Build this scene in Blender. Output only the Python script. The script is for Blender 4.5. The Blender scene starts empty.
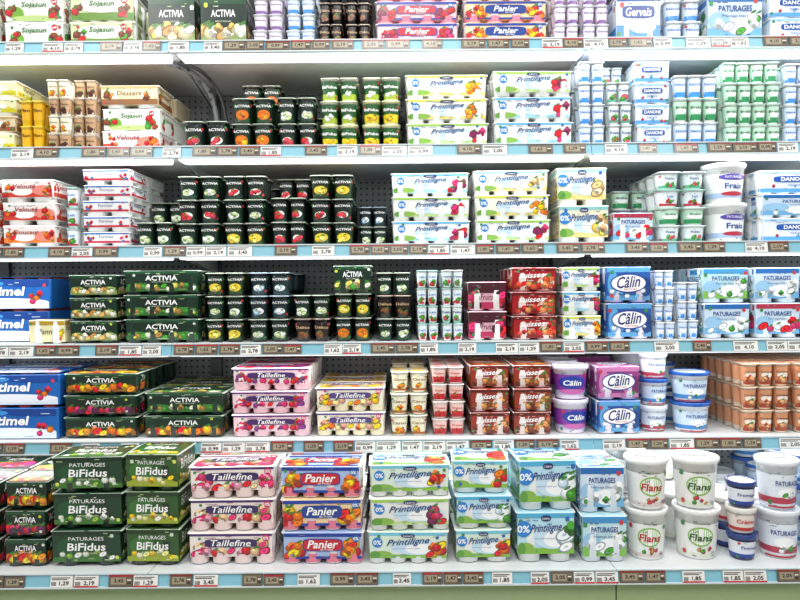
import bpy, math, random
from mathutils import Matrix, Vector
scene=bpy.context.scene
D=2.0; K=0.0015; HZ=285; ZC=1.30
def S(y): return (D+y)*K
def X(px,y=0.0): return (px-400)*S(y)
def Z(py,y=0.0): return ZC+(HZ-py)*S(y)

# ---------------------------------------------------------------- materials
MC={}
def lin(h):
    h=h.lstrip('#'); o=[]
    for i in (0,2,4):
        c=int(h[i:i+2],16)/255
        o.append(c/12.92 if c<=0.04045 else ((c+0.055)/1.055)**2.4)
    return o+[1]
KIND={'c':(0.36,0,0.3),'p':(0.28,0,0.4),'f':(0.3,0.55,0.2),'k':(0.5,0,0.0),'m':(0.45,0.3,0.1)}
def mat(key):
    if key in MC: return MC[key]
    col,kind=key.split('|')
    m=bpy.data.materials.new('mat_'+col.lstrip('#')+'_'+kind); m.use_nodes=True
    nt=m.node_tree; b=nt.nodes['Principled BSDF']
    r,me,coat=KIND[kind]
    b.inputs['Metallic'].default_value=me
    b.inputs['Coat Weight'].default_value=coat
    b.inputs['Coat Roughness'].default_value=0.15
    tc=nt.nodes.new('ShaderNodeTexCoord'); n=nt.nodes.new('ShaderNodeTexNoise'); n.inputs['Scale'].default_value=45
    nt.links.new(tc.outputs['Object'],n.inputs['Vector'])
    mr=nt.nodes.new('ShaderNodeMapRange'); mr.inputs['To Min'].default_value=r-0.08; mr.inputs['To Max'].default_value=r+0.1
    nt.links.new(n.outputs['Fac'],mr.inputs['Value']); nt.links.new(mr.outputs['Result'],b.inputs['Roughness'])
    b.inputs['Base Color'].default_value=lin(col)
    MC[key]=m; return m

# ---------------------------------------------------------------- glyph cache
GC={}
def glyph(s,shear,bold):
    k=(s,shear,bold)
    if k in GC: return GC[k]
    cu=bpy.data.curves.new('t','FONT'); cu.body=s; cu.size=1; cu.shear=shear; cu.offset=bold; cu.resolution_u=2
    ob=bpy.data.objects.new('t',cu); scene.collection.objects.link(ob)
    dg=bpy.context.evaluated_depsgraph_get(); dg.update()
    me=bpy.data.meshes.new_from_object(ob.evaluated_get(dg))
    v=[(p.co.x,p.co.y) for p in me.vertices]; f=[tuple(p.vertices) for p in me.polygons]
    bpy.data.objects.remove(ob); bpy.data.meshes.remove(me); bpy.data.curves.remove(cu)
    x0=min(a[0] for a in v);x1=max(a[0] for a in v);y0=min(a[1] for a in v);y1=max(a[1] for a in v)
    v=[((a-(x0+x1)/2),(b-(y0+y1)/2)) for a,b in v]
    GC[k]=(v,f,x1-x0,y1-y0); return GC[k]

class Art:
    def __init__(s,W,H): s.W=W; s.H=H; s.items=[]; s.n=0
    def put(s,v,f,col,layer):
        s.n+=1
        s.items.append((v,f,col,0.00022*(layer+1)+0.000006*s.n))
    def cl(s,x,y): return (max(-s.W/2,min(s.W/2,x)),max(0,min(s.H,y)))
    def rect(s,x0,y0,x1,y1,col,layer=0):
        n=max(1,int((x1-x0)/0.008)); v=[];f=[]
        for i in range(n+1):
            x=x0+(x1-x0)*i/n; v+= [s.cl(x,y0),s.cl(x,y1)]
        for i in range(n): f.append((2*i,2*i+2,2*i+3,2*i+1))
        s.put(v,f,col,layer)
    def ell(s,cx,cy,rx,ry,col,layer=1,n=12,rot=0.0,p=2.0):
        v=[];f=[]
        for i in range(n+1):
            t=-math.cos(math.pi*i/n); h=(max(0,1-abs(t)**p))**(1/p)
            for sg in (-1,1):
                a,b=t*rx,sg*h*ry
                v.append(s.cl(cx+a,cy+b+a*rot))
        for i in range(n): f.append((2*i,2*i+2,2*i+3,2*i+1))
        s.put(v,f,col,layer)
    def text(s,t,cx,cy,w,h,col,layer=5,shear=0.0,bold=0.0,slope=0.0):
        v,f,gw,gh=glyph(t,shear,bold)
        sx=w/gw; sy=h/gh
        if sx>sy*1.25: sx=sy*1.25
        if sy>sx*1.5: sy=sx*1.5
        s.put([(cx+a*sx,cy+b*sy+a*sx*slope) for a,b in v],f,col,layer)
    def fruit(s,cx,cy,r,col,rng):
        k=rng.random()
        if k<0.5:
            s.ell(cx,cy,r,r*0.92,shade(col,.8),2,8)
            s.ell(cx-r*0.1,cy+r*0.12,r*0.75,r*0.68,col,2,7)
            s.ell(cx-r*0.25,cy+r*0.3,r*0.3,r*0.25,shade(col,1.4),2,5)
            s.ell(cx+r*0.2,cy+r*0.9,r*0.55,r*0.25,'#3f7a2c|c',2,5,rot=0.5)
        elif k<0.75:
            s.ell(cx,cy,r*1.1,r*0.8,shade(col,0.7),2,8,rot=0.3)
            s.ell(cx,cy,r*0.88,r*0.58,shade(col,1.25),2,8,rot=0.3)
            s.ell(cx,cy,r*0.3,r*0.2,shade(col,0.9),2,6,rot=0.3)
        else:
            for dx,dy,q in ((-.5,0,.8),(.5,.1,1),(0,.6,1.2),(0,-.4,.65)):
                s.ell(cx+dx*r,cy+dy*r,r*.5,r*.5,shade(col,q),2,6)
def shade(c,f):
    h,k=c.split('|'); h=h.lstrip('#')
    o=[min(255,int(int(h[i:i+2],16)*f)) for i in (0,2,4)]
    o=[v//6*6 for v in o]
    return '#%02x%02x%02x|%s'%(*o,k)

def label(W,H,p,rng,side=False):
    a=Art(W,H)
    if 'bot' in p: a.rect(-W/2,0,W/2,H*p['bot'][1],p['bot'][0],0)
    if 'top' in p: a.rect(-W/2,H*(1-p['top'][1]),W/2,H,p['top'][0],0)
    for c,cx,cy,rx,ry in p.get('sw',[]):
        a.ell(cx*W,cy*H,rx*W,ry*H,c,1,16)
    if 'fr' in p:
        cols,pos,n,rr=p['fr']
        for ch in pos:
            for i in range(n):
                if ch=='r': cx,cy=rng.uniform(.27,.46),rng.uniform(.12,.6)
                elif ch=='l': cx,cy=rng.uniform(-.46,-.27),rng.uniform(.12,.6)
                elif ch=='b': cx,cy=-.44+.88*(i+.5)/n+rng.uniform(-.03,.03),rng.uniform(.12,.30)
                elif ch=='c': cx,cy=rng.uniform(-.15,.25),rng.uniform(.12,.26)
                elif ch=='m': cx,cy=rng.uniform(-.2,.2),rng.uniform(.16,.36)
                else: cx,cy=rng.uniform(-.42,.42),rng.uniform(.78,.9)
                a.fruit(cx*W,cy*H,rr*H*rng.uniform(.8,1.25),cols[i%len(cols)],rng)
    if 'ban' in p:
        sh,c,cx,cy,w,h=p['ban']
        a.ell(cx*W,cy*H,w*W/2,h*H/2,c,3,16,p=2.0 if sh=='e' else 5.0)
        if 'ban2' in p:
            a.ell(cx*W,cy*H,w*W/2*.94,h*H/2*.86,p['ban2'],4,16,p=2.0 if sh=='e' else 5.0)
    if 'brand' in p:
        c,cx,cy,w,h=p['brand']
        a.ell(cx*W,cy*H,w*W/2,h*H/2,c,4,10,p=2.6)
        a.text('Laiterie',cx*W,cy*H,w*W*.7,h*H*.5,'#ffffff|c',6)
    if 'badge' in p:
        c,t,cx,cy,r=p['badge']
        a.ell(cx*W,cy*H,r*H,r*H,c,4,12)
        a.text(t,cx*W,cy*H,r*H*1.5,r*H*.9,'#ffffff|c',6,0,0.02)
    if 't' in p:
        t,c,cx,cy,w,h=p['t'][:6]
        a.text(t,cx*W,cy*H,w*W,h*H,c,6,p.get('sh',0),p.get('bo',0.0),p.get('sl',0))
    for t,c,cx,cy,w,h in p.get('sub',[]):
        a.text(t,cx*W,cy*H,w*W,h*H,c,6,0)
    fp=p.get('fine',['#5a6478|c','#8a8f96|c'])
    if W>.05:
        for i in range(7):
            cx=rng.uniform(-.46,.4)*W; cy=rng.choice([.05,.09,.93,.88,.82])*H
            a.rect(cx,cy,cx+rng.uniform(.03,.1)*W,cy+.022*H,fp[i%len(fp)],3)
        lg=p.get('logo',['#3f8a4c|c','#c83a3c|c'])
        for i in range(2):
            cx=rng.choice([-.45,.45,-.38,.38])*W; cy=rng.choice([.86,.8,.14])*H
            a.ell(cx,cy,.035*H+.002,.06*H,lg[i],3,6,p=3)
    return a

# ---------------------------------------------------------------- mesh template
class T:
    def __init__(s): s.v=[];s.f=[];s.m=[];s.s=[]
    def add(s,v,f,m,sm=False):
        o=len(s.v); s.v+=v
        for q in f: s.f.append(tuple(o+i for i in q)); s.m.append(m); s.s.append(sm)
    def box(s,x0,x1,y0,y1,z0,z1,m):
        v=[(x,y,z) for z in (z0,z1) for y in (y0,y1) for x in (x0,x1)]
        s.add(v,[(0,2,3,1),(4,5,7,6),(0,1,5,4),(1,3,7,5),(3,2,6,7),(2,0,4,6)],m)
    def prism(s,prof,x0,x1,m,mend=None):
        n=len(prof)
        v=[(x0,y,z) for y,z in prof]+[(x1,y,z) for y,z in prof]
        s.add(v,[(i,(i+1)%n,n+(i+1)%n,n+i)[::-1] for i in range(n)],m)
        s.add(v,[tuple(range(n)),tuple(range(2*n-1,n-1,-1))],mend or m)
    def rbox(s,x0,x1,y0,y1,z0,z1,r,m,bev=0.001,n=3):
        def ring(ins,z):
            o=[];rr=max(r-ins,0.0005)
            for cx,cy,a0 in ((x1-ins-rr,y1-ins-rr,0),(x0+ins+rr,y1-ins-rr,90),(x0+ins+rr,y0+ins+rr,180),(x1-ins-rr,y0+ins+rr,270)):
                for i in range(n+1):
                    a=math.radians(a0+90*i/n); o.append((cx+rr*math.cos(a),cy+rr*math.sin(a),z))
            return o
        rings=[ring(bev,z0),ring(0,z0+bev),ring(0,z1-bev),ring(bev,z1)]
        N=len(rings[0]); v=sum(rings,[]); f=[]
        for k in range(3):
            for i in range(N): f.append((k*N+i,k*N+(i+1)%N,(k+1)*N+(i+1)%N,(k+1)*N+i))
        f.append(tuple(range(3*N,4*N))); f.append(tuple(range(N-1,-1,-1)))
        s.add(v,f,m)
    def lathe(s,prof,m,cx=0,cy=0,n=16,p=2.0,top=True,bot=True,sm=True):
        v=[]
        for r,z in prof:
            for i in range(n):
                t=2*math.pi*i/n+ (math.pi/n)
                q=rf(t,p)*r; v.append((cx+q*math.sin(t),cy-q*math.cos(t),z))
        f=[]
        for k in range(len(prof)-1):
            for i in range(n): f.append((k*n+i,k*n+(i+1)%n,(k+1)*n+(i+1)%n,(k+1)*n+i))
        s.add(v,f,m,sm)
        N=len(prof)
        if top: s.add(v[(N-1)*n:],[tuple(range(n))],m)
        if bot: s.add(v[:n],[tuple(range(n-1,-1,-1))],m)
    def decal(s,art,fn):
        for v,f,c,o in art.items:
            s.add([fn(a,b,o) for a,b in v],f,c)
def rf(t,p):
    if p==2.0: return 1
    return (abs(math.sin(t))**p+abs(math.cos(t))**p)**(-1/p)

# origin: front-bottom centre (x=0,y=0 front,z=0)
def t_sleeve(w,d,h,p,front,topart,rng,nx=4):
    t=T(); cov=min(.965,p.get('cov',.93)); g=p.get('gap',0.93)
    pot=p.get('pot','#eef0ee|p'); base=p['base']; taper=0.007
    z0=h*(1-cov); H=h*cov
    wx=w*g/2
    def yf(z): return 0.002+taper*(1-z/h)
    prof=[(yf(z0)+.001,z0),(yf(h-.006),h-.006),(yf(h)+.0015,h-.003),(yf(h)+.005,h-.0012),
          (d-.007,h-.0012),(d-.0035,h-.003),(d-.002,h-.006),(d-yf(z0)-.001,z0)]
    t.prism(prof,-wx,wx,base)
    pw=w/nx; pd=d/2; r=min(pw,pd)/2*.97
    for i in range(nx):
        for j in (0,1):
            if 0<i<nx-1 and (not front or j==1): continue
            cx=-w/2+pw*(i+.5); cy=pd*(j+.5)
            t.lathe([(r*.66,0.0005),(r*.80,.003),(r*.90,h*.55),(r*.93,h-.005)],pot,cx,cy,12,3.0,top=False)
            if 'potband' in p and front:
                t.lathe([(r*.83,h*.06),(r*.88,h*.32)],p['potband'],cx,cy,12,3.0,top=False,bot=False)
    for i in (0,nx-1):
        cx=-w/2+pw*(i+.5)
        t.rbox(cx-pw/2+.0003,cx+pw/2-.0003,.004,d-.004,h-.005,h-.0022,.006,p.get('lid','#eeeeea|p'),.0005,2)
    if front:
        a=label(2*wx,H-.004,p,rng)
        t.decal(a,lambda x,z,o:(x,yf(z0+z)-o-.0002,z0+z))
        q=dict(base=base)
        for k in('top','fr','bot'):
            if k in p: q[k]=p[k]
        for sg in (1,-1):
            a=label(d*.8,H*.9,q,rng)
            if 't' in p and 'ban' not in p: a.text(p['t'][0],0,H*.6,d*.6,H*.3,p['t'][1],6,p.get('sh',0))
            t.decal(a,(lambda sg:lambda x,z,o:(sg*(wx+o),d/2+sg*x,z0+.002+z))(sg))
    if topart:
        a=label(2*wx*.98,d*.9,p,rng)
        t.decal(a,lambda x,y,o:(x,.006+y,h-.0012+o))
    return t

def t_pots(w,d,h,p,front,topart,rng,nx=2,ny=2):
    t=T(); pw=w/nx; pd=d/ny; r=min(pw,pd)/2*.97; P=p.get('sq',3.0)
    body=p['base']
    def rz(z): return r*(.72+.20*(z/h))
    for i in range(nx):
        for j in range(ny):
            cx=-w/2+pw*(i+.5); cy=pd*(j+.5); n=16 if (front and j==0) else 10
            t.lathe([(r*.62,0.0004),(rz(0.004)*.98,.004),(rz(h*.9),h*.9),(r*.95,h-.0075),(r*.95,h-.004)],body,cx,cy,n,P,top=False)
            if 'lab' in p:
                l0,l1=p.get('lz',(.2,.82))
                t.lathe([(rz(h*l0)+.0004,h*l0),(rz(h*l1)+.0004,h*l1)],p['lab'],cx,cy,n,P,top=False,bot=False)
            if front and j==0:
                a=label(2*r*.92,h*.8,p,rng)
                rm=rz(h*.5)
                def fn(x,z,o,cx=cx,cy=cy):
                    th=x/rm*1.0; zz=h*.08+z; q=rf(th,P)*(rz(zz)+.0006+o)
                    return (cx+q*math.sin(th),cy-q*math.cos(th),zz)
                t.decal(a,fn)
    lc=p.get('lid','#eaeae6|f')
    for i in range(nx):
        for j in range(ny):
            cx=-w/2+pw*(i+.5); cy=pd*(j+.5)
            t.rbox(cx-pw/2+.0004,cx+pw/2-.0004,cy-pd/2+.0004,cy+pd/2-.0004,h-.0042,h-.0016,min(pw,pd)*.18,lc,.0008,2)
            if topart:
                a=Art(pw,pd)
                a.ell(0,pd*.5,pw*.36,pd*.3,p.get('lidart','#8fb8d8|c'),0,10)
                if 't' in p: a.text(p['t'][0],0,pd*.5,pw*.6,pd*.16,'#ffffff|c',2,p.get('sh',0))
                t.decal(a,lambda x,y,o,cx=cx,cy=cy:(cx+x,cy-pd/2+y,h-.0016+o))
    return t

def t_tub(w,d,h,p,front,topart,rng):
    t=T(); r=w/2*.99; n=32 if front else 16; cx=0;cy=w/2
    hl=min(.012,h*.16)
    def rz(z): return r*(.76+.17*(z/h))
    t.lathe([(r*.70,.0015),(r*.74,0.0005),(rz(.004),.004),(rz(h-hl-.003),h-hl-.003),(r*.97,h-hl-.0028),(r*.97,h-hl)],p['base'],cx,cy,n,2.0,top=False)
    if 'lab' in p:
        l0,l1=p.get('lz',(.12,.72))
        t.lathe([(rz(h*l0)+.0004,h*l0),(rz(h*l1)+.0004,h*l1)],p['lab'],cx,cy,n,2.0,top=False,bot=False)
    if 'lab2' in p:
        l0,l1=p.get('lz2',(.12,.25))
        t.lathe([(rz(h*l0)+.0008,h*l0),(rz(h*l1)+.0008,h*l1)],p['lab2'],cx,cy,n,2.0,top=False,bot=False)
    lc=p.get('lid','#eef0ec|p')
    t.lathe([(r*.985,h-hl),(r,h-hl+.001),(r,h-.003),(r*.985,h-.001),(r*.93,h-.0006),(r*.90,h-.003),(r*.2,h-.003)],lc,cx,cy,n,2.0,bot=True)
    if front:
        a=label(2*r*.95,h*.78,p,rng); rm=rz(h*.5)
        def fn(x,z,o):
            th=x/rm; zz=h*.03+z; q=rz(zz)+.0009+o
            return (cx+q*math.sin(th),cy-q*math.cos(th),zz)
        t.decal(a,fn)
    if topart:
        a=Art(w,w); a.ell(0,w/2,r*.8,r*.8,p.get('lidart','#dfe6df|c'),0,14)
        if 't' in p: a.text(p['t'][0],0,w*.5,w*.5,w*.14,p['t'][1],2,p.get('sh',0))
        t.decal(a,lambda x,y,o:(x,y,h-.003+o))
    return t

def t_cups(w,d,h,p,front,topart,rng,nx=4):
    t=T(); nx=4; pw=w/nx; r=min(pw,d/2)/2*.95
    for i in range(nx):
        for j in (0,1):
            cx=-w/2+pw*(i+.5); cy=d/2*(j+.5)
            t.lathe([(r*.8,.001),(r*.93,.004),(r*.93,h*.5),(r*.7,h*.66),(r*.9,h*.76),(r*.9,h*.84),(r*.6,h*.9),(r*.6,h-.004)],p.get('pot','#e6e8e8|p'),cx,cy,12 if front else 8,2.0)
            t.lathe([(r*.72,h-.005),(r*.72,h-.001)],p.get('cap','#c83038|f'),cx,cy,12,2.0)
    H=h*.93
    t.rbox(-w/2+.001,w/2-.001,.0015,d-.001,.002,H,.006,p['base'],.001,3)
    if front:
        a=label(w-.014,H-.004,p,rng)
        t.decal(a,lambda x,z,o:(x,.0013-o,.003+z))
    if topart:
        t.rbox(-w/2+.002,w/2-.002,.003,d-.003,h-.0012,h-.0002,.006,p['base'],.0002,3)
        a=label(w-.014,d-.01,p,rng); t.decal(a,lambda x,y,o:(x,.005+y,h-.0002+o))
    return t

BUILD={'sleeve':t_sleeve,'pots':t_pots,'tub':t_tub,'drink':t_cups}

def emit(name,parts,parent=None):
    V=[];F=[];M=[];SM=[];slots={}
    for t,(x,y,z),rot in parts:
        o=len(V); c,s_=math.cos(rot),math.sin(rot)
        V+=[(x+a*c-b*s_,y+a*s_+b*c,z+e) for a,b,e in t.v]
        F+=[tuple(o+i for i in q) for q in t.f]
        for k in t.m: M.append(slots.setdefault(k,len(slots)))
        SM+=t.s
    me=bpy.data.meshes.new(name); me.from_pydata(V,[],F)
    for k in slots: me.materials.append(mat(k) if isinstance(k,str) else k)
    me.polygons.foreach_set('material_index',M); me.polygons.foreach_set('use_smooth',SM)
    me.update()
    ob=bpy.data.objects.new(name,me); scene.collection.objects.link(ob)
    if parent: ob.parent=parent
    return ob

# ---------------------------------------------------------------- palette
NV='#1b2c66|c'; WT='#fafaf8|c'
RED='#c01420|c'; ORG='#e06c0a|c'; YEL='#e8b810|c'; PNK='#cc2c66|c'; GRN='#3f8e2a|c'; PUR='#43205f|c'; BLU='#1f68b8|c'
MG='#1f5a30|c'
V={}
def act(fr,sw='#2f6a2c|c',base='#0d2a1b|c',top='#184a2b|c',n=12,r=.15,**k):
    return dict(base=base,top=(top,.12),bot=(sw,.24),sw=[('#0c261a|c',0,.62,.42,.26),(shade(sw,1.3),-.34,.3,.14,.12),(shade(sw,1.3),.34,.3,.14,.12)],fr=(fr,'b',n,r),
        t=('ACTIVIA',WT,0,.66,.54,.25),bo=.02,sub=[('BIFIDUS ACTIREGULARIS','#d8e4c8|c',0,.47,.35,.05)],pot='#123020|p',lid='#c4d0c0|p',cov=.88,
        fine=['#a8c070|c','#d8dcc0|c'],logo=['#c8d040|c','#d8dcd0|c'],**k)
V['act_g']=act(['#d8c060|c','#9a7438|c',GRN,'#d8dcc0|c']); V['act_o']=act([ORG,RED,YEL,'#e08a20|c'],'#8a5a14|c',r=.22); V['act_r']=act([RED,PNK,'#5a1c48|c'],'#4a2a2c|c',r=.2)
V['act_cer']=act(['#c8a058|c','#a87a3a|c','#d8cc98|c','#e0dcc8|c'],'#7f9450|c',r=.15)
def pri(topc,fr,bot='#bcd88c|c',base='#eaece8|c',**k):
    d=dict(base=base,top=(topc,.12),bot=(bot,.14),sw=[('#c8e2f2|c',.12,.42,.34,.30),('#f6f8f8|c',.16,.36,.2,.2),('#86b44c|c',-.36,.14,.15,.14),('#5f9a3c|c',-.43,.12,.07,.16)],fr=(fr,'r',8,.17),
        t=('Printiligne','#1a3878|c',0,.62,.56,.32),sh=.4,sl=.07,bo=.012,sub=[('saveur fruits 0% matiere grasse','#4a66a0|c',-.02,.38,.36,.06)],
        badge=('#2480cc|c','0%',-.40,.62,.2),brand=(NV,0,.88,.18,.15),pot='#eef1ee|p',cov=.83,
        fine=['#6a86b8|c','#8aa86a|c'],logo=['#3f8a4c|c','#2b66b0|c']); d.update(k); return d
V['pri_g']=pri('#a0cc5c|c',[RED,PNK,'#70204c|c'])
V['pri_y']=pri('#d4d858|c',[YEL,ORG,'#e09830|c'],'#e2d47c|c',base='#eeeede|c')
V['pri_b']=pri('#70b8e0|c',[PNK,'#902858|c',RED],'#a0d8e4|c')
V['pri_c']=pri('#8cc8c4|c',['#e8e2c8|c','#c8a470|c','#e4c040|c'],'#ead488|c',base='#eee8d2|c')
V['pri_bb']=pri('#50acd4|c',['#e4ecec|c',GRN,'#c8e0ee|c'],'#7fba38|c',base='#b8e0ee|c')
V['pri_o']=pri('#74c4d8|c',[ORG,RED,YEL],'#86bc40|c',base='#dcecdc|c')
def tai(fr,ban=PUR,base='#f0e2e6|c',**k):
    d=dict(base=base,top=(shade(ban,1.2),.10),fr=(fr,'lrb',9,.18),ban=('r',ban,0,.6,.64,.36),t=('Taillefine',WT,0,.61,.55,.28),sh=.25,bo=.012,
        badge=('#cc2a62|c','0%',.43,.82,.15),sub=[('aux fruits',WT,.2,.47,.16,.05)],cov=.76,pot='#f0eaea|p',potband='#e4bcc4|c',
        fine=['#a84a78|c','#7a6a9a|c'],logo=['#3f8a4c|c',PNK]); d.update(k); return d
V['tai_p']=tai([PNK,RED,'#7c2f7a|c'],base='#f0d0da|c'); V['tai_y']=tai([YEL,ORG,'#efd890|c','#d89a80|c'],ban='#4f3f7c|c',base='#f2ecd8|c',potband='#ece0bc|c')
V['tai_w']=tai([PNK,'#d890a4|c',RED,'#e0b888|c'],ban='#38245c|c',base='#f2e6de|c',potband='#ecd4d0|c')
def pan(fr,base='#c8d2e6|c',ban='#1c40a0|c',b2='#c41c30|c'):
    return dict(base=base,top=(ban,.14),bot=(ban,.1),fr=(fr,'lr',10,.2),ban=('r',ban,0,.55,.52,.5),ban2=b2,t=('Panier',WT,0,.58,.40,.32),sh=.25,bo=.02,
        sub=[('de Fruits',WT,.05,.37,.22,.08)],badge=('#1f66b0|c','0%',.43,.8,.14),cov=.84,pot='#f0e6e6|p',potband='#e07a90|c')
V['pan_r']=pan([RED,PNK,'#7a1f4a|c'],base='#ecc8d0|c'); V['pan_o']=pan([ORG,YEL,RED],base='#f4d4a4|c',b2='#20408e|c'); V['pan_b']=pan([ORG,RED,YEL],base='#a8c0e8|c',ban='#183898|c')
def bif(base,sw,fr):
    return dict(base=base,top=(shade(base,.7),.12),bot=(sw,.16),sw=[(sw,0,.12,.46,.16),(shade(base,1.3),-.2,.5,.25,.3)],fr=(fr,'b',7,.10),t=('BiFidus',WT,0,.50,.62,.26),bo=.02,sh=.08,
        sub=[('PATURAGES',WT,0,.77,.52,.12),('nature brasse','#e8f0c8|c',0,.30,.4,.07)],pot='#16301f|p',lid='#d0dac8|p',cov=.88,
        fine=['#b8cc80|c','#e0e4d0|c'],logo=['#d8dc60|c','#c8d8c0|c'])
V['bif_d']=bif('#163c24|c','#3c722c|c',['#d8e0cc|c','#7fa63a|c','#e4e8dc|c']); V['bif_l']=bif('#2c5424|c','#98a82c|c',[YEL,'#ece8c0|c','#d8cf80|c'])
def cal(base,top,e=WT,tc='#20256f|c'):
    return dict(base=base,top=(top,.14),bot=(top,.14),sw=[(top,-.36,.5,.12,.4),(shade(base,.75),.4,.4,.12,.3)],ban=('e','#203f90|c',0,.52,.84,.60),ban2=e,t=('Câlin',tc,0,.56,.54,.36),sh=.25,bo=.015,sl=.08,
        sub=[('NATURE',RED,.05,.33,.3,.06)],pot='#f0e8f0|p',fr=(['#e8eef4|c',top],'b',5,.07))
V['cal_b']=cal('#2a5cac|c','#5ca4d8|c'); V['cal_p']=cal('#983c84|c','#c878ac|c')
def sui(base,fr,tc=WT):
    return dict(base=base,top=(shade(base,.6),.13),bot=(shade(base,.8),.12),fr=(fr,'rb',7,.16),sw=[('#e0b8a4|c',.28,.34,.2,.26),('#f0e4d8|c',.28,.34,.13,.16)],t=('Suisses',tc,-.06,.68,.60,.26),sh=.3,bo=.02,sl=.05,
        sub=[('aux fruits',WT,-.15,.44,.35,.08)],pot='#e8d8d4|p',cov=.93,fine=['#e8c8b8|c','#e0b060|c'])
V['sui_r']=sui('#a00e1c|c',['#cc482c|c',RED,'#e08a50|c']); V['sui_b']=sui('#942818|c',['#7a3a1c|c','#b06030|c','#d08848|c'])
V['acti']=dict(base='#1560b0|c',bot=('#dce6f0|c',.22),sw=[('#eaf0f6|c',.0,.22,.5,.14),('#0f3f8c|c',.3,.9,.4,.16),('#3f92dc|c',-.2,.86,.2,.1)],fr=(['#c02030|c',ORG,PNK],'r',4,.10),
    t=('Actimel',WT,-.04,.60,.72,.32),sh=.15,bo=.03,badge=(RED,'8',-.42,.16,.12),fine=['#d8e4f0|c','#a0c0e0|c'])
V['pat']=dict(base='#cce0f0|c',top=('#2468b0|c',.16),bot=('#70aed8|c',.22),sw=[('#f4f8fa|c',.1,.25,.26,.2),('#98c4e4|c',-.3,.4,.2,.2)],t=('PATURAGES','#163f88|c',0,.68,.62,.15),bo=.02,
    sub=[('Fromage blanc','#1f3c7c|c',0,.50,.5,.08)],fr=(['#eef2f4|c','#d8e2ea|c',GRN],'rb',4,.12),pot='#eaf0f6|p',cov=.88)
V['pat_r']=dict(V['pat'],top=('#b42c48|c',.16),fr=([RED,PNK,'#eef2f4|c'],'rb',5,.13))
V['pat_g']=dict(V['pat'],base='#bce0e8|c',top=('#3c90c8|c',.16),bot=('#80bc54|c',.25))
V['soja_w']=dict(base='#eceee4|c',sw=[('#6fa634|c',-.3,.3,.12,.3),('#3f8a2c|c',.34,.3,.1,.28),('#b4cc80|c',0,.1,.4,.14)],t=('Sojasun','#2a6e2c|c',0,.66,.5,.28),sh=.2,bo=.02,
    fr=(['#7a3a1c|c',RED,GRN],'rl',5,.14),badge=(RED,'x4',.36,.8,.13))
V['soja_g']=dict(V['soja_w'],base='#cdd8a8|c',bot=('#648e2c|c',.3),sw=[('#ecece0|c',0,.6,.4,.3)])
V['gerv']=dict(base='#dce8f4|c',bot=('#3f8cd0|c',.34),top=('#1b4c98|c',.12),sw=[('#f4f8fa|c',.1,.3,.3,.14)],ban=('r','#1b3f90|c',0,.64,.74,.28),t=('Gervais',WT,0,.64,.6,.2),sh=.15,bo=.02)
V['dano']=dict(base='#e4ecf4|c',bot=('#5ca4dc|c',.18),top=('#a8d0ee|c',.12),ban=('r','#1b52a8|c',0,.62,.62,.28),t=('DANONE',WT,0,.62,.5,.18),bo=.03,sub=[('nature','#1b4c9c|c',0,.34,.3,.1)],fr=([RED,'#5c9cd0|c'],'b',3,.07))
V['kraft']=dict(base='#dccca8|c',bot=('#8a5e38|c',.3),top=('#b89c68|c',.14),t=('Dessert','#54281a|c',0,.62,.5,.24),sh=.2,fr=(['#743a1c|c','#b87430|c'],'lr',5,.15),cov=.85)
V['red_w']=dict(base='#eee6e2|c',bot=('#cc3c2c|c',.28),sw=[('#e48878|c',.3,.4,.2,.3),('#f8f4f0|c',-.1,.3,.2,.2)],t=('Velouté','#98182c|c',-.05,.64,.5,.26),sh=.2,bo=.02,fr=([RED,ORG],'rl',5,.15),cov=.78)
V['org_w']=dict(V['red_w'],bot=('#e47c30|c',.3),t=('Douceur','#a0440f|c',-.05,.64,.5,.26))
V['rb_w']=dict(base='#eeeeee|c',bot=('#c42c40|c',.2),top=('#3c70bc|c',.14),t=('Fermier','#1b3280|c',0,.6,.5,.26),sh=.1,fr=([RED,PNK,'#3c6cb0|c'],'lr',4,.15),cov=.72)
V['choc_y']=dict(base='#e6e2b4|c',bot=('#c4c01c|c',.3),t=('Vanille','#50501a|c',0,.62,.5,.26),sh=.2,fr=([YEL,GRN,'#efe8c0|c'],'b',7,.13),cov=.8)
V['box_y']=dict(base='#ece4b4|c',top=('#b8942c|c',.2),t=('Panna','#44341a|c',0,.5,.5,.26),sh=.2,fr=([YEL],'r',3,.12),gap=.99)
V['pink']=dict(base='#e0acbc|c',top=('#441420|c',.4),bot=('#b02c54|c',.25),fr=([RED,'#4a0c28|c',PNK],'lr',6,.18),t=('Fruits','#5c1028|c',0,.45,.34,.24),sh=.2)
def pot(base,lab,text,tc,fr=None,lid='#e6e6e0|f',lidart='#8fb8d8|c',lz=(.2,.85),ban=None,**k):
    d=dict(base=base,lab=lab,lz=lz,lid=lid,lidart=lidart,t=(text,tc,0,.66,.74,.15),bo=.02)
    if fr: d['fr']=(fr,'m',4,.13)
    if ban: d['ban']=ban
    d.update(k); return d
DK='#0a1810|p'
YO=[('#e8ecE2|c',0,.30,.27,.17)]
def pdk(lab,fr,la,lid='#b4c0ae|f',sw=YO): return pot(DK,lab,'ACTIVIA',WT,fr,lid=lid,lidart=la,sw=sw,t=('ACTIVIA',WT,0,.76,.70,.12),bot=(shade(lab,1.7),.2))
V['pd_w']=pdk('#0f281a|c',['#e8ece0|c','#b8c890|c'],MG)
V['pd_o']=pdk('#142c18|c',[ORG,YEL,ORG],ORG,sw=[(ORG,0,.34,.32,.24)])
V['pd_y']=pdk('#1a2c16|c',[YEL,'#f0e070|c'],YEL,sw=[('#dcc43c|c',0,.34,.32,.22)])
V['pd_r']=pdk('#14221a|c',[RED,'#c83a4c|c'],RED)
V['pd_b']=pdk('#12242a|c',['#9cc4e0|c','#dfe8f0|c'],BLU,'#a8bcc8|f')
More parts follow.
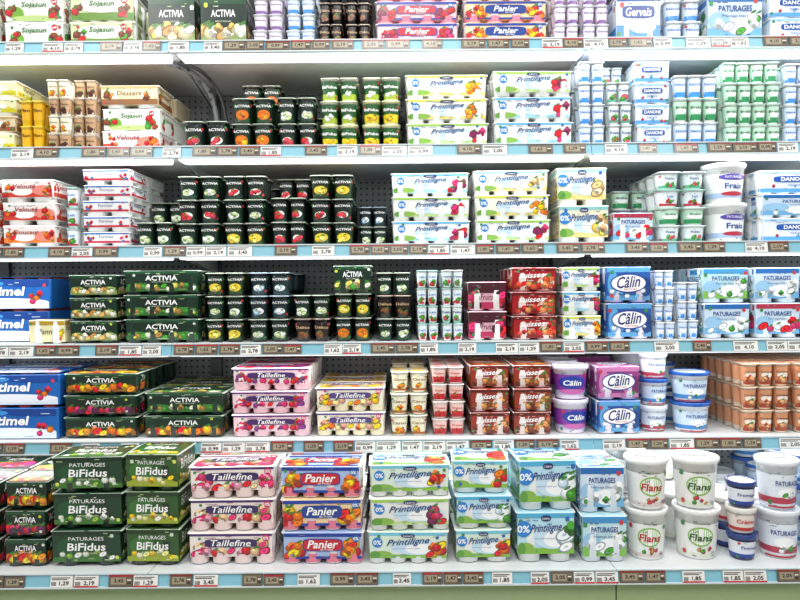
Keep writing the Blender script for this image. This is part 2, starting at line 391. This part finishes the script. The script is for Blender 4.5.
V['pd_k']=pot('#120b09|p','#1e0f0d|c','Délice','#c8a880|c',['#7a4a2a|c'],lid='#b8a898|f',lidart='#5a2a1a|c')
V['pg']=pot('#e0e4cc|p','#245828|c','BiFidus',WT,['#f0f0e0|c'],lid='#dce2cc|f',lidart=MG,bot=('#a0b82c|c',.3),lz=(.3,.85))
V['pgy']=pot('#e8e4b4|p','#245828|c','BiFidus',WT,[YEL],lid='#e4e4c0|f',lidart=YEL,bot=('#e0cc20|c',.42),lz=(.4,.85))
V['pw_b']=pot('#eaeef2|p','#d4e2f0|c','Nature',BLU,lid='#eaeef2|f',lidart='#3c88cc|c',bot=('#3c8cd4|c',.26),sw=[('#f8fafa|c',0,.5,.34,.16)])
V['pw_g']=pot('#e8eee8|p','#c0e2cc|c','Brebis','#1a6a3c|c',lid='#c8e8d8|f',lidart='#3c9868|c',bot=('#2f9058|c',.3),sw=[('#f8fcf8|c',0,.5,.34,.16)])
V['pw_c']=pot('#eef2f2|p','#e0eaee|c','Lait',BLU,[RED,GRN],lid='#8cc4b8|f',lidart='#3c9098|c',bot=('#bc3048|c',.16))
V['pw_p']=pot('#e8e6ea|p','#e4dce8|c','Yaourt','#5a2a70|c',lid='#e4dee8|f',lidart='#7a4a90|c',bot=('#84609c|c',.22),sw=[('#f4f0f6|c',0,.5,.34,.16)])
V['pw_r']=pot('#f0e8e4|p','#f0ccc4|c','Fraise',RED,[RED],lid='#e8dcd8|f',lidart=RED,bot=('#b8202f|c',.42))
V['pw_y']=pot('#f0ecdc|p','#f0ead0|c','Citron','#7a5a0a|c',[YEL,ORG],lid='#ecead8|f',lidart=YEL,bot=('#a85c1c|c',.12))
V['pw_ch']=pot('#e4d8c8|p','#b89470|c','Choco','#3c1a0c|c',['#4a2010|c'],lid='#d4c4b0|f',lidart='#4a2010|c',bot=('#4a2214|c',.34))
V['pw_o']=pot('#e8d4c0|p','#d09068|c','Compote','#54200e|c',['#b04010|c','#e0a070|c'],lid='#e0c4a8|f',lidart='#b8561c|c',bot=('#a0442c|c',.24),sw=[('#f0e4d8|c',0,.5,.34,.16)])
V['pw_s']=pot('#e8eae4|p','#dce6e6|c','Petits','#1f3c7c|c',['#c83c58|c',GRN],lid='#d8e4e6|f',lidart='#3c80b0|c',bot=('#5ca888|c',.2))
V['pyel']=pot('#e0b410|p','#dca80c|c','Flan','#5a2a08|c',lid='#ecd850|f',lidart='#c08810|c')
def tub(base,lab,text,tc,lid,lab2=None,**k):
    d=dict(base=base,lab=lab,lid=lid,t=(text,tc,0,.58,.62,.20),bo=.02)
    if lab2: d['lab2']=lab2
    d.update(k); return d
V['tub_fl']=tub('#eeefec|p','#eeefec|c','Flans','#2c601c|c','#f0f1ee|p','#dce4d0|c',lz2=(.06,.14),sh=.15,sw=[('#84b84c|c',0,.56,.28,.25),('#f4f6f0|c',0,.56,.25,.21)],fr=(['#c07838|c','#b83448|c',GRN],'c',5,.05),t=('Flans','#2c601c|c',0,.54,.5,.18),sub=[('FROMAGE FRAIS','#47692c|c',0,.90,.3,.045),('3%','#2a4a90|c',.3,.15,.1,.07),('LA','#355a1c|c',-.1,.70,.1,.06)])
V['tub_fr']=dict(V['tub_fl'],t=('Flans','#b81424|c',0,.54,.5,.19),lab2='#e0d0cc|c')
V['tub_b']=tub('#eaf0f6|p','#cce0f2|c','PATURAGES','#163f88|c','#1f58b0|p','#3c88cc|c',bot=('#b82c3c|c',.05),t=('PATURAGES','#163f88|c',0,.66,.62,.14),sw=[('#f8fafa|c',0,.4,.25,.14)],fr=(['#f0f2f4|c',GRN],'m',3,.07))
V['tub_bw']=dict(V['tub_b'],lid='#e8eef4|p',lab2='#b43c50|c',lab='#e2eaf2|c')
V['tub_bd']=tub('#1c2c64|p','#e4e8f0|c','Fromage','#163688|c','#1b3880|p','#20409a|c')
V['tub_cl']=tub('#f0e8f2|p','#8434a0|c','Câlin',WT,'#e6e0f2|p','#c0bce4|c',sh=.2,sw=[('#203a9c|c',0,.6,.4,.24),('#cc6ab0|c',0,.25,.4,.1)])
V['tub_w']=tub('#ecedea|p','#ebedeb|c','Frais','#163f90|c','#eeefec|p','#a8c0e0|c',sw=[('#b03044|c',.0,.25,.3,.07),('#5444a0|c',.0,.78,.35,.1)],sub=[('PATURAGES',WT,0,.78,.4,.08)],t=('Frais','#163f90|c',0,.5,.44,.18))
V['tub_r']=tub('#eeeae6|p','#e8dcd4|c','Crème',RED,'#ece8e0|p','#bc2c30|c')

NAMES={'sleeve':'yogurt_multipack_stack','pots':'yogurt_pot_pack_stack','tub':'dairy_tub_stack','drink':'yogurt_drink_pack_stack'}

# ---------------------------------------------------------------- shelves
RY={0:-62,1:46,2:151,3:250,4:348,5:445,6:577}
YF={i:0.0 for i in RY}; YF[6]=-0.20
RAILH=0.038
def railz(i): return Z(RY[i],YF[i])
def topz(i): return railz(i)+RAILH/2-0.002

def stack(row,x0,x1,yt,layers,kind,var,dy=0.0,nx=None,cols=1,deep=None,dd=None,jit=1.5,extra=0):
    rng=random.Random(row*100003+int(x0)*131+int(yt)*7+5)
    y=YF[row]+0.035+dy
    s=S(y); xa,xb=X(x0+.6,y),X(x1-.6,y); zs=topz(row)+0.0006
    W=(xb-xa)/cols; h=(Z(yt,y)-zs)/layers
    if kind=='tub': d=W
    elif kind=='pots':
        nx=nx or 2; d=dd or (W/nx*2)
    else:
        nx=nx or (4 if W>.2 else 2); d=dd or min(.15,max(.12,W/nx*2))
    avail=0.462-y
    nd=deep or max(1,min(6,int(avail/(d+.006))))
    vars_=var if isinstance(var,(list,tuple)) else [var]
    parts=[];cache={}
    for c in range(cols):
        for j in range(nd):
            L=layers+(extra if j>0 else 0)
            if j>0 and not extra and L>1 and rng.random()<.3: L-=1
            for l in range(L):
                v=vars_[(l+c)%len(vars_)]
                fr=(j==0) or l>=layers; tp=(l==L-1)
                vi=rng.randrange(3) if fr else 0
                key=(v,fr,tp,vi)
                if key not in cache:
                    args=[W,d,h,V[v],fr,tp,random.Random(vi*17+l)]
                    if kind in('sleeve','pots'): args.append(nx)
                    cache[key]=BUILD[kind](*args)
                jx=rng.uniform(-1,1)*.0012*jit; jy=rng.uniform(0,1)*.004*jit*(1 if l else .4)
                rt=rng.uniform(-1,1)*.009*jit
                if tp and j==0 and l>0 and row>1 and kind!='tub':
                    jy+=rng.uniform(-.004,.008); rt+=rng.choice([-1,1])*rng.uniform(.0,.03)
                if kind=='tub': rt=rng.uniform(-.25,.25); 
                # rotate about the pack centre
                cx=xa+W*(c+.5)+jx; cy=y+j*(d+.006)+jy
                parts.append((cache[key],(cx+math.sin(rt)*d/2,cy+d/2-math.cos(rt)*d/2,zs+l*h),rt))
    return emit(NAMES[kind],parts)

A=stack
# row 1
A(1,-60,0,-8,2,'sleeve','soja_w'); A(1,3,66,-8,2,'sleeve','soja_w'); A(1,69,137,-8,2,'sleeve','soja_g')
A(1,147,198,-4,1,'sleeve','act_cer',nx=2); A(1,200,250,-4,1,'sleeve','act_cer',nx=2)
A(1,253,285,-20,4,'pots','pw_p'); A(1,287,318,-20,4,'pots','pw_b')
A(1,320,345,-20,3,'pots','pd_k'); A(1,347,373,-20,3,'pots','pd_k')
A(1,376,462,-22,3,'sleeve','pan_r'); A(1,465,552,-22,3,'sleeve','pan_o')
A(1,556,583,-14,3,'pots','pw_p'); A(1,585,613,-14,3,'pots','pw_p')
A(1,617,665,-4,1,'sleeve','gerv'); A(1,668,706,-20,3,'pots','pw_b',nx=2); A(1,709,768,-4,1,'sleeve','pat'); A(1,771,830,-30,3,'sleeve','dano')
# row 2
A(2,-45,17,76,4,'sleeve',['choc_y','kraft','choc_y']); A(2,19,44,97,2,'pots','pyel')
A(2,46,70,76,4,'pots',['pw_ch','pw_y'])
A(2,72,96,76,4,'pots','pw_ch',dy=.03)
A(2,100,162,82,3,'sleeve',['red_w','soja_w','kraft'],dy=.05,jit=3)
A(2,181,229,119,1,'pots','pd_r'); A(2,231,275,96,2,'pots','pd_o',extra=1); A(2,277,318,96,2,'pots',['pd_r','pd_w'],extra=0)
A(2,320,360,76,3,'pots',['pgy','pg','pg']); A(2,363,403,76,3,'pots',['pgy','pgy','pg'])
A(2,406,491,73,3,'sleeve',['pri_g','pri_y','pri_y']); A(2,494,576,71,3,'sleeve',['pri_b','pri_b','pri_g'])
A(2,580,608,62,4,'pots','pw_b'); A(2,610,635,82,3,'pots','pw_s',extra=1)
A(2,637,674,62,4,'sleeve',['dano'],nx=2); A(2,676,722,76,3,'pots',['pw_b','pw_g','pw_b'],nx=3)
A(2,726,784,64,4,'pots','pw_g',nx=4); A(2,787,830,66,4,'pots','pw_b',nx=3)
# row 3
A(3,-40,-2,176,4,'sleeve','red_w',nx=2); A(3,0,56,176,3,'sleeve',['org_w','red_w','red_w'],jit=2)
A(3,64,79,184,3,'pots','pw_c',nx=1,dy=.02); A(3,81,131,166,5,'sleeve','rb_w',nx=2,jit=2)
A(3,133,173,220,1,'pots','pd_w',extra=1); A(3,175,220,174,3,'pots',['pd_w','pd_r','pd_w']); A(3,222,267,174,3,'pots',['pd_y','pd_w','pd_r'])
A(3,270,307,196,2,'pots','pd_r',extra=1); A(3,309,355,174,3,'pots',['pd_y','pd_r','pd_y'])
A(3,358,388,206,2,'pots',['pd_w','pd_b'],dy=.05)
A(3,391,472,172,3,'sleeve',['pri_b','pri_g','pri_b']); A(3,475,553,170,3,'sleeve',['pri_g','pri_y','pri_c'])
A(3,558,611,168,2,'sleeve','pri_c',nx=2)
A(3,613,656,214,1,'sleeve','pat_r',nx=2,deep=1); A(3,659,710,173,4,'pots',['pw_s','pw_g','pw_c'],nx=2)
A(3,613,656,192,3,'pots',['pw_g','pw_b','pw_g'],dy=.16,deep=2)
A(3,713,758,164,2,'tub',['tub_w','tub_w']); A(3,762,835,172,3,'sleeve',['dano','pat','dano'])
# row 4
A(4,-45,50,274,2,'drink','acti',dd=.13,nx=4,dy=.08)
A(4,27,64,317,1,'sleeve','box_y',nx=2,dd=.065,deep=1)
A(4,67,118,272,3,'sleeve','act_cer',nx=2); A(4,121,200,268,3,'sleeve',['act_g','act_g','act_g'])
A(4,203,244,271,3,'pots',['pd_y','pd_w','pd_y'],nx=2); A(4,246,290,271,3,'pots',['pd_w','pd_b','pd_b'])
A(4,292,331,294,2,'pots',['pd_k','pd_w'],extra=0)
A(4,333,372,293,2,'pots',['pd_o','pd_y'],jit=.4)
A(4,375,412,272,3,'pots',['pd_w','pd_k','pd_w'],jit=2)
A(4,416,439,270,4,'pots',['pw_c']); A(4,441,464,270,4,'pots',['pw_c','pw_s'])
A(4,467,508,282,2,'sleeve','pink',nx=2); A(4,511,558,268,3,'sleeve','sui_r',nx=2)
A(4,561,602,268,3,'sleeve',['pri_y','pri_b','pri_g'],nx=2)
A(4,605,653,268,2,'sleeve',['cal_b','cal_b'],nx=2)
A(4,655,676,272,4,'pots','pw_b',dy=.0); A(4,678,700,284,3,'pots','pw_b')
A(4,703,752,270,2,'sleeve',['pat','pat_g'],nx=2); A(4,755,803,270,2,'sleeve',['pat_r','pat'],nx=2); A(4,806,850,270,2,'sleeve',['pat','pat_r'],nx=2)
# row 5
A(5,-45,58,370,2,'drink','acti',dd=.14,nx=4)
A(5,61,137,371,3,'sleeve',['act_o','act_r','act_o'],jit=2.5); A(5,141,224,391,2,'sleeve',['act_o','act_g'],extra=0,jit=2.5)
A(5,228,310,367,3,'sleeve','tai_p'); A(5,313,385,387,2,'sleeve','tai_y')
A(5,388,428,372,3,'pots','pw_y'); A(5,430,465,367,4,'pots','pw_r')
A(5,468,510,366,3,'sleeve',['sui_b','sui_b','sui_b'],nx=2); A(5,512,552,366,3,'sleeve','sui_b',nx=2)
A(5,554,593,367,2,'tub','tub_cl'); A(5,596,641,368,2,'sleeve',['cal_b','cal_p'],nx=2)
A(5,643,673,355,3,'tub',['tub_bw','tub_b','tub_bw'],dy=.02); A(5,677,718,375,2,'tub','tub_b')
A(5,742,792,366,3,'pots','pw_o',nx=3); A(5,795,845,366,3,'pots','pw_o',nx=3)
# row 6 (deeper bottom deck)
A(6,-60,-3,480,3,'sleeve','act_r'); A(6,0,44,480,3,'sleeve',['act_o','act_r'],nx=2)
A(6,46,120,455,3,'sleeve','bif_d',nx=2,dd=.14,jit=3); A(6,123,180,452,3,'sleeve','bif_l',nx=2,jit=3)
A(6,183,273,466,3,'sleeve','tai_w',jit=3); A(6,277,362,466,3,'sleeve',['pan_b','pan_o','pan_b'],jit=2.5)
A(6,365,449,465,3,'sleeve',['pri_o','pri_g','pri_o'],jit=2.5); A(6,452,511,462,3,'sleeve',['pri_o','pri_bb','pri_o'],nx=2,jit=3)
A(6,514,576,462,2,'sleeve','pri_bb',nx=2,jit=3)
A(6,579,627,470,2,'sleeve',['pat_g','pat'],nx=2,jit=4); A(6,630,676,463,2,'tub','tub_fr',jit=3); A(6,680,729,463,2,'tub','tub_fl',jit=3)
A(6,732,763,486,3,'tub',['tub_bd','tub_r','tub_bd']); A(6,766,810,466,2,'tub',['tub_bw','tub_bw']); A(6,813,850,470,3,'tub','tub_b')

def single(row,x0,x1,zpx,hpx,kind,var,dy=0,nx=2):
    y=YF[row]+.035+dy; W=X(x1,y)-X(x0,y); h=hpx*S(y)
    t=BUILD[kind](W,min(.14,W),h,V[var],True,True,random.Random(3),nx)
    emit('yogurt_multipack',[(t,((X(x0,y)+X(x1,y))/2,y,Z(zpx,y)+.001),0.0)])
single(4,333,372,293,28,'sleeve','act_g')

# ---------------------------------------------------------------- shelving unit
def pmat(name,col,rough=.5,metal=0,noise=.06,scale=8):
    m=bpy.data.materials.new(name); m.use_nodes=True; nt=m.node_tree; b=nt.nodes['Principled BSDF']
    tc=nt.nodes.new('ShaderNodeTexCoord'); n=nt.nodes.new('ShaderNodeTexNoise'); n.inputs['Scale'].default_value=scale; n.inputs['Detail'].default_value=5
    cr=nt.nodes.new('ShaderNodeValToRGB'); c=lin(col)
    cr.color_ramp.elements[0].color=[x*(1-noise) for x in c[:3]]+[1]; cr.color_ramp.elements[1].color=[min(1,x*(1+noise)) for x in c[:3]]+[1]
    nt.links.new(tc.outputs['Object'],n.inputs['Vector']); nt.links.new(n.outputs['Fac'],cr.inputs['Fac']); nt.links.new(cr.outputs['Color'],b.inputs['Base Color'])
    b.inputs['Roughness'].default_value=rough; b.inputs['Metallic'].default_value=metal
    return m
def perf(name):
    m=pmat(name,'#868a8c',.5); nt=m.node_tree; b=nt.nodes['Principled BSDF']
    tc=nt.nodes.new('ShaderNodeTexCoord'); sx=nt.nodes.new('ShaderNodeSeparateXYZ'); nt.links.new(tc.outputs['Object'],sx.inputs[0])
    def node(op,a,bv=None):
        q=nt.nodes.new('ShaderNodeMath'); q.operation=op
        for i,vv in enumerate((a,bv)):
            if vv is None: continue
            if isinstance(vv,(int,float)): q.inputs[i].default_value=vv
            else: nt.links.new(vv,q.inputs[i])
        return q.outputs[0]
    def cell(o):
        q=node('MULTIPLY',o,1/.022); q=node('FRACT',q); q=node('SUBTRACT',q,.5); return node('MULTIPLY',q,q)
    d=node('ADD',cell(sx.outputs[0]),cell(sx.outputs[2])); hole=node('LESS_THAN',d,.035)
    mx=nt.nodes.new('ShaderNodeMix'); mx.data_type='RGBA'
    old=b.inputs['Base Color'].links[0].from_socket
    nt.links.new(hole,mx.inputs['Factor']); nt.links.new(old,mx.inputs['A']); mx.inputs['B'].default_value=(.03,.03,.032,1)
    nt.links.new(mx.outputs['Result'],b.inputs['Base Color'])
    return m
m_shelf=pmat('shelf_enamel','#d9dddd',.35); m_back=perf('perforated_steel'); m_rail=pmat('rail_blue','#84bccc',.35); m_lip=pmat('rail_lip','#d0dadc',.3)
m_dark=pmat('steel_dark','#55585a',.4,.6); m_green=pmat('kick_green','#9db282',.5); m_floor=pmat('floor_tile','#b8b4aa',.3,0,.1,3); m_wall=pmat('wall_paint','#c9cac6',.8)
m_em=bpy.data.materials.new('light_diffuser'); m_em.use_nodes=True
b=m_em.node_tree.nodes['Principled BSDF']; b.inputs['Base Color'].default_value=(1,1,1,1); b.inputs['Emission Color'].default_value=(.97,.99,1,1); b.inputs['Emission Strength'].default_value=1.6

unit=bpy.data.objects.new('refrigerated_shelving_unit',None); scene.collection.objects.link(unit)
XL,XR=-1.75,1.75; YB=0.5
seams=[X(172),X(592)]
for i in RY:
    zt=topz(i); yf=YF[i]; t=T()
    segs=[XL]+seams+[XR]
    for a,bx in zip(segs[:-1],segs[1:]):
        a+=.0012; bx-=.0012
        th=.022
        t.prism([(yf,zt-th),(yf,zt),(YB-.01,zt),(YB-.01,zt-th)],a,bx,m_shelf)
        zc=railz(i); hh=RAILH/2
        t.prism([(yf-.004,zc-hh),(yf-.010,zc-hh+.001),(yf-.004,zc+hh),(yf-.0005,zc+hh),(yf-.0005,zc-hh)],a,bx,m_rail)
        t.prism([(yf-.015,zc-hh),(yf-.015,zc-hh+.004),(yf-.0105,zc-hh+.004),(yf-.0045,zc-hh)],a,bx,m_lip)
        t.prism([(yf-.009,zc+hh-.003),(yf-.009,zc+hh+.0006),(yf-.0005,zc+hh+.0006),(yf-.0045,zc+hh-.003)],a,bx,m_lip)
        if i<6:
            t.prism([(yf+.004,zt-th-.016),(yf+.004,zt-th),(yf+.085,zt-th),(yf+.085,zt-th-.010),(yf+.075,zt-th-.018),(yf+.015,zt-th-.018)],a+.02,bx-.02,m_em)
            for xx in (a+.004,bx-.008):
                t.prism([(yf+.10,zt-th),(YB-.01,zt-th),(YB-.01,zt-th-.06),(YB-.05,zt-th-.06)],xx,xx+.003,m_lip)
    emit('shelf_%d'%(i+1),[(t,(0,0,0),0)],unit)
t=T(); t.box(XL,XR,YB-.009,YB+.01,.12,Z(-75)+.3,m_back)
for xx in seams+[XL+.01,XR-.01,X(-90)]:
    t.box(xx-.02,xx+.02,YB-.03,YB-.0095,.12,Z(-75)+.29,m_dark)
emit('back_panel',[(t,(0,0,0),0)],unit)
zb=railz(6)-RAILH/2-.001
t=T()
for a,bx in ((XL,X(615,-.2)-.002),(X(615,-.2)+.002,XR)):
    t.prism([(-.19,.1),(-.19,zb-.01),(-.185,zb),(YB,zb),(YB,.1)],a,bx,m_green)
t.box(XL+.02,XR-.02,-.15,YB-.02,.0005,.1,m_dark)
emit('kick_panel',[(t,(0,0,0),0)],unit)
def tube(pts,r,name,m):
    cu=bpy.data.curves.new(name,'CURVE'); cu.dimensions='3D'; sp=cu.splines.new('NURBS'); sp.points.add(len(pts)-1)
    for q,p_ in zip(sp.points,pts): q.co=(*p_,1)
    sp.use_endpoint_u=True; sp.order_u=3; cu.bevel_depth=r; cu.bevel_resolution=3
    ob=bpy.data.objects.new(name,cu); scene.collection.objects.link(ob); ob.data.materials.append(m); ob.parent=unit
zz=topz(1)-.03
tube([(X(163,.05),.10,zz),(X(180,.05),.12,zz-.005),(X(196,.1),.2,zz-.03),(X(204,.1),.25,zz-.09),(X(205,.1),.28,zz-.20)],.008,'conduit_1',m_back)
tube([(X(176,.05),.10,zz),(X(192,.05),.12,zz-.005),(X(206,.1),.2,zz-.03),(X(214,.1),.25,zz-.09),(X(215,.1),.28,zz-.20)],.006,'conduit_2',m_dark)
t=T()
for xx in (XL-.03,XR): t.box(xx,xx+.03,-.22,YB+.01,.0,Z(-75)+.3,m_lip)
emit('end_panels',[(t,(0,0,0),0)],unit)

# ---------------------------------------------------------------- price tags
prices=['1,85','2,19','0,99','3,45','1,62','2,78','1,29','2,05','4,10','1,47']
rg=random.Random(11)
for i in range(1,7):
    zc=railz(i); yf=YF[i]
    px=-60+rg.uniform(0,8)
    t=T()
    while px<850:
        w=rg.choice([18,20,22,24]); kind=rg.random()
        x0=X(px,yf); x1=X(px+w,yf); h=.031 if kind<.5 else .028
        xc=(x0+x1)/2; z0=zc-.0145; W=x1-x0
        def fn(x,z,o): return (xc+x, yf-.0151+(z/h)*.005-o, z0+z)
        a=Art(W,h)
        prof=[(yf-.0150,z0),(yf-.0100,z0+h),(yf-.0075,z0+h),(yf-.0120,z0)]
        if kind<.56:
            t.prism(prof,x0,x1,'#5c5248|p')
            a.rect(-W*.47,h*.08,W*.47,h*.92,'#6e6252|p',0)
            a.rect(-W*.40,h*.22,W*.22,h*.78,'#a0957c|p',1)
            a.text(rg.choice(prices),-W*.08,h*.5,W*.5,h*.36,'#1c1a17|c',3,0,.02)
            a.rect(W*.27,h*.22,W*.43,h*.42,'#3c372f|c',1); a.rect(W*.27,h*.52,W*.43,h*.62,'#e8e0cc|c',1)
            if rg.random()<.75: a.rect(-W*.5,h*.84,W*.5,h*.99,rg.choice(['#a82430|c','#7a2a20|c','#8a3428|c']),2)
        else:
            t.prism(prof,x0,x1,'#eae8e2|c')
            a.rect(-W*.45,h*.68,W*.25,h*.75,'#3c3833|c',1); a.rect(-W*.45,h*.82,W*.38,h*.89,'#3c3833|c',1)
            a.text(rg.choice(prices),W*.12,h*.36,W*.6,h*.42,'#181614|c',3,0,.02)
            for k in range(5): a.rect(-W*.45+k*W*.045,h*.15,-W*.425+k*W*.045,h*.5,'#222222|c',1)
            if rg.random()<.4: a.rect(-W*.5,h*.0,W*.5,h*.13,'#c82830|c',2)
        t.decal(a,fn)
        px+=w+ (rg.uniform(0.6,2) if rg.random()<.55 else rg.uniform(8,26))
    emit('shelf_price_tags',[(t,(0,0,0),0)])

# ---------------------------------------------------------------- room shell
t=T(); t.box(-5,5,-5,YB+.6,-.05,0,m_floor); emit('floor',[(t,(0,0,0),0)])
t=T(); t.box(-5,5,YB+.1,YB+.2,.0,3.4,m_wall); emit('wall_back',[(t,(0,0,0),0)])

# ---------------------------------------------------------------- lights
def area(name,loc,sx,sy,pw,rot,col=(1,1,1)):
    l=bpy.data.lights.new(name,'AREA'); l.shape='RECTANGLE'; l.size=sx; l.size_y=sy; l.energy=pw; l.color=col
    o=bpy.data.objects.new(name,l); scene.collection.objects.link(o); o.location=loc; o.rotation_euler=rot; return o
for i in range(0,6):
    z=topz(i)-.0425
    area('shelf_tube_light_%d'%(i+1),(0,.035,z),3.3,.05,(4.6,5.4,5.2,4.2,3.4,3.6)[i],(math.radians(0),0,0),(.97,.99,1))
for k,xx in enumerate((-1.6,0,1.6)):
    area('ceiling_light_%d'%(k+1),(xx,-1.7,3.1),.5,2.2,41,(math.radians(28),0,0),(1,.995,.985))
w=bpy.data.worlds.new('world'); scene.world=w; w.use_nodes=True
w.node_tree.nodes['Background'].inputs[0].default_value=(.98,.99,1,1); w.node_tree.nodes['Background'].inputs[1].default_value=.30
scene.view_settings.view_transform='Standard'

# ---------------------------------------------------------------- camera
cam=bpy.data.cameras.new('camera'); co=bpy.data.objects.new('camera',cam); scene.collection.objects.link(co)
cam.sensor_width=36; cam.lens=36*(1/K)/800; cam.shift_y=-(300-HZ)/800.0
co.matrix_world=Matrix.Translation((0,-D,ZC))@Matrix.Rotation(math.radians(90),4,'X')@Matrix.Rotation(math.radians(-.45),4,'Z')
cam.clip_start=.05
scene.camera=co
